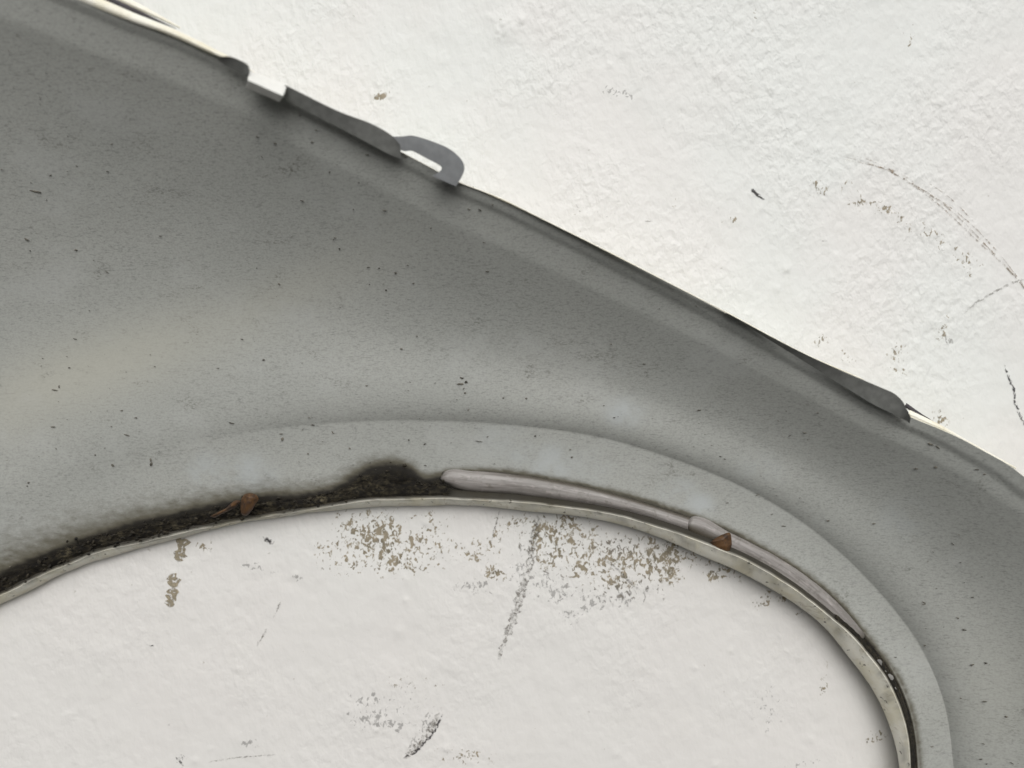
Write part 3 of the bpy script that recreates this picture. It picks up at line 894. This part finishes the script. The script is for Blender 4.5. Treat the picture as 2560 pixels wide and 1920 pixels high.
rim_or_gap_shade_strip('rim_and_gap_shade', [(2270, 1036), (2333, 1064), (2397, 1093), (2458, 1126), (2540, 1172)], [12, 10, 3, 3, 3], 0.0535, 0.0555, M_CLEAN)
rim_or_gap_shade_strip('rim_and_gap_shade', [(2262, 1014), (2290, 1034), (2320, 1052), (2350, 1066)], [8, 8, 7, 2], 0.045, 0.046, M_GAP_SHADE)  # another dark strip in place of the gap's shade


def lug(name, poly_top, poly_bot, d, mat, n=40):
    """a flat ear of the flange: between an outer and an inner edge"""
    ct, cb = Curve(poly_top), Curve(poly_bot)
    u = np.linspace(0, 1, n)
    d = np.interp(u, [0, 1], d)[:, None]
    a, b = ct.at(u), cb.at(u)
    w = np.array([0, 0.06, 0.5, 1.0])
    q = a[:, None] * (1 - w)[None, :, None] + b[:, None] * w[None, :, None]
    bow = np.array([0.0026, 0.0022, 0, -0.0026])
    F = P(q[..., 0], q[..., 1], d + bow[None]); B = P(q[..., 0], q[..., 1], d - 0.0015 + bow[None])
    return grid_obj(name, np.concatenate([F, B[:, ::-1]], 1), [mat], FENDER, closed=True, crisp=True)


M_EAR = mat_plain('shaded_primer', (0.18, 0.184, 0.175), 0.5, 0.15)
lug('flange_ear', [(1815, 781), (2019, 888), (2110, 930), (2160, 951), (2205, 970), (2236, 984), (2254, 1000), (2268, 1025), (2277, 1044)],
    [(1816, 784), (2008, 902), (2090, 954), (2140, 985), (2185, 1012), (2222, 1030), (2246, 1042), (2262, 1050), (2274, 1058)], (0.0570, 0.0570), M_EAR)
lug('flange_ear', [(712, 212), (740, 226), (853, 281), (936, 313), (962, 327), (982, 341), (1000, 362)],
    [(714, 246), (740, 262), (853, 322), (936, 366), (962, 380), (985, 391), (1004, 398)], (0.0905, 0.0800), M_EAR)
lug('flange_ear', [(548, 142), (570, 141), (600, 151), (622, 166), (624, 182)], [(545, 150), (566, 166), (590, 178), (606, 186), (618, 192)], (0.0965, 0.0950), M_EAR)


def clip():
    d = 0.097
    A = [(623, 184), (716, 216), (708, 244), (618, 206)]
    # top face (bright), front face turned down, folded end
    f = [(620, 206), (706, 243), (703, 250), (619, 213)]
    v = []
    px = [(624, 176), (719, 212), (708, 240), (619, 200), (699, 255), (615, 219)]
    dd = [d - 0.006, d - 0.006, d + 0.003, d + 0.003, d - 0.004, d - 0.004]
    for (x, y), q in zip(px, dd): v.append(P(x, y, q))
    for (x, y), q in zip(px, dd): v.append(P(x, y, q - 0.004))
    faces = [(0, 1, 2, 3), (3, 2, 4, 5), (6, 9, 8, 7), (9, 11, 10, 8), (0, 3, 9, 6), (3, 5, 11, 9), (1, 7, 8, 2), (2, 8, 10, 4), (0, 6, 7, 1), (5, 4, 10, 11)]
    o = mesh_obj('edge_clip', v, faces, [M_CLIP], FENDER, False)
    b = o.modifiers.new('bevel', 'BEVEL'); b.width = 0.0005; b.segments = 2
    return o


clip()

# ---- specks of dirt stuck to the primer
def specks():
    verts, faces = [], []
    def add(px, py, L, W, rot, blob=False):
        n = 7
        i = len(verts)
        th = np.linspace(0, 2 * math.pi, n, endpoint=False)
        rad = 0.6 + 0.7 * rng.random(n)
        x, y = np.cos(th) * rad * L / 2, np.sin(th) * rad * W / 2
        c, s = math.cos(rot), math.sin(rot)
        X, Y = px + x * c - y * s, py + x * s + y * c
        d = surf_d(px, py) + 0.0006
        dl = 0.0
        for a in P(X, Y, np.full(n, d)): verts.append(a)
        verts.append(P(px, py, d + 0.0006))
        faces.extend([(i + k, i + (k + 1) % n, i + n) for k in range(n)])
    listed = [(66, 598, 14, 7, 0.4), (75, 627, 6, 5, 0), (190, 625, 12, 6, 0.1), (88, 478, 40, 8, 0.15), (400, 590, 12, 4, 0), (755, 502, 16, 5, 0.2), (790, 325, 7, 5, 0),
              (824, 430, 7, 6, 0), (848, 622, 7, 7, 0), (920, 668, 14, 4, 0), (947, 670, 8, 4, 0), (965, 725, 8, 6, 0), (642, 670, 5, 4, 0), (698, 710, 10, 7, 0.5),
              (660, 900, 9, 7, 0), (917, 964, 9, 5, 0), (1003, 872, 10, 7, 0), (990, 682, 10, 6, 0), (137, 975, 30, 5, 0.1), (147, 966, 6, 10, 0), (318, 1088, 20, 5, 0.3),
              (140, 1122, 7, 4, 0), (238, 1137, 7, 6, 0), (282, 1163, 12, 10, 0.2), (378, 1160, 10, 16, 0.2), (376, 1150, 5, 18, 0), (71, 1207, 8, 8, 0), (68, 1215, 6, 6, 0),
              (705, 1097, 10, 14, 0), (703, 1085, 14, 5, 0), (770, 1134, 7, 7, 0), (1022, 1100, 6, 7, 0), (874, 1121, 8, 7, 0.3), (925, 1157, 5, 5, 0),
              (1155, 945, 14, 8, 0.3), (1150, 960, 26, 6, 0), (1165, 955, 10, 14, 0.4), (1163, 982, 8, 5, 0), (1258, 995, 7, 5, 0), (1316, 996, 8, 6, 0),
              (1338, 1090, 7, 5, 0), (1430, 1143, 9, 7, 0), (1195, 1103, 26, 3, 0.15), (1510, 1014, 4, 4, 0), (1425, 1124, 8, 4, 0), (1528, 860, 6, 5, 0),
              (2325, 1110, 22, 7, 0.4), (2345, 1118, 22, 4, 0.7), (2340, 1168, 12, 8, 0), (2462, 1185, 10, 6, 0), (2442, 1174, 16, 6, 0), (2290, 1172, 12, 5, 0),
              (2045, 1032, 8, 5, 0), (2012, 1082, 18, 4, 0.1), (2070, 1302, 12, 5, 0.1), (2185, 1309, 14, 6, 0), (1960, 1315, 16, 4, 0.1), (2515, 1792, 12, 8, 0.2),
              (2402, 1746, 6, 5, 0), (2465, 1658, 10, 7, 0.2), (2395, 1545, 12, 5, 0.4), (2310, 1506, 14, 4, 0.45), (2467, 1910, 6, 6, 0), (2530, 1908, 14, 3, 0.5)]
    for (x, y, L, W, r) in listed: add(x, y, L * 0.8, W * 0.62, r)
    k = 0
    while k < 380:
        x, y = rng.uniform(-150, 2700), rng.uniform(-80, 2000)
        i = np.argmin((flat[:, 0] - x) ** 2 + (flat[:, 1] - y) ** 2)
        if (flat[i, 0] - x) ** 2 + (flat[i, 1] - y) ** 2 > 200: continue
        if fbm(np.array([x / 240 + 5]), np.array([y / 200 + 5]), 15, 2)[0] < -0.06 + 0.1 * rng.random(): continue
        L = (1.8 + 5.5 * rng.random() ** 4) * (1.25 if y > 1000 else 0.9)
        add(x, y, L * (1.0 + 1.2 * rng.random()), L * 0.42, rng.normal(0.1, 0.3)); k += 1
    o = mesh_obj('dirt_specks', verts, faces, [M_SPECK], FENDER)
    return tag(o, 'fine dark dirt specks stuck to the grey primer', kind='stuff')


specks()

# ------------------------------------------------------------------ dead leaves lying in the trench
def leaf(name, outline, ridge, d, label, fold=0.004):
    """a curled scrap of leaf: an outline round a raised ridge line, 0.4 mm thick"""
    c = Curve(outline + [outline[0]])
    n = 40
    u = np.linspace(0, 1, n, endpoint=False)
    q = c.at(u)
    cen = np.array(ridge, float)
    rings = [1.0, 0.75, 0.5, 0.25, 0.0]
    pts = []
    for w in rings:
        best = cen[np.argmin(((q[:, None] - cen[None]) ** 2).sum(-1), axis=1)]
        p = best + (q - best) * w
        h = d + fold * (1 - w ** 1.6) + 0.0014 * fbm(p[:, 0] / 14 + 3, p[:, 1] / 14 + 3, 81, 2)
        pts.append(P(p[:, 0], p[:, 1], h))
    A = np.stack(pts, 0)                # rings x n
    Bk = A + np.array([0, 0.0004, 0])
    loop = np.concatenate([A[::-1], Bk], 0)
    org = A.reshape(-1, 3).mean(0)
    o = grid_obj(name, np.concatenate([loop, loop[:, :1]], 1) - org, [M_LEAF], None)
    o.location = org
    return tag(o, label, 'dead leaf')


leaf('leaf_scrap', [(603, 1248), (611, 1236), (628, 1233), (641, 1238), (646, 1246), (638, 1262), (628, 1278), (616, 1289), (605, 1287), (601, 1270)],
     [(622, 1245), (618, 1258), (612, 1274)], 0.0225, 'curled orange brown leaf scrap standing in the black grime left of the sealant strip', 0.004)
leaf('leaf_scrap', [(524, 1291), (545, 1280), (565, 1270), (578, 1258), (592, 1250), (600, 1252), (594, 1264), (578, 1274), (556, 1284), (535, 1294)],
     [(540, 1286), (560, 1277), (578, 1266), (590, 1256)], 0.020, 'thin twisted brown leaf sliver trailing left of the curled leaf scrap', 0.002)
leaf('leaf_scrap', [(1776, 1356), (1790, 1345), (1808, 1336), (1824, 1332), (1829, 1350), (1828, 1368), (1820, 1381), (1804, 1378), (1788, 1369)],
     [(1808, 1350), (1812, 1364)], 0.0220, 'dark brown leaf scrap stuck on the second sealant strip, above the cream lip', 0.003)
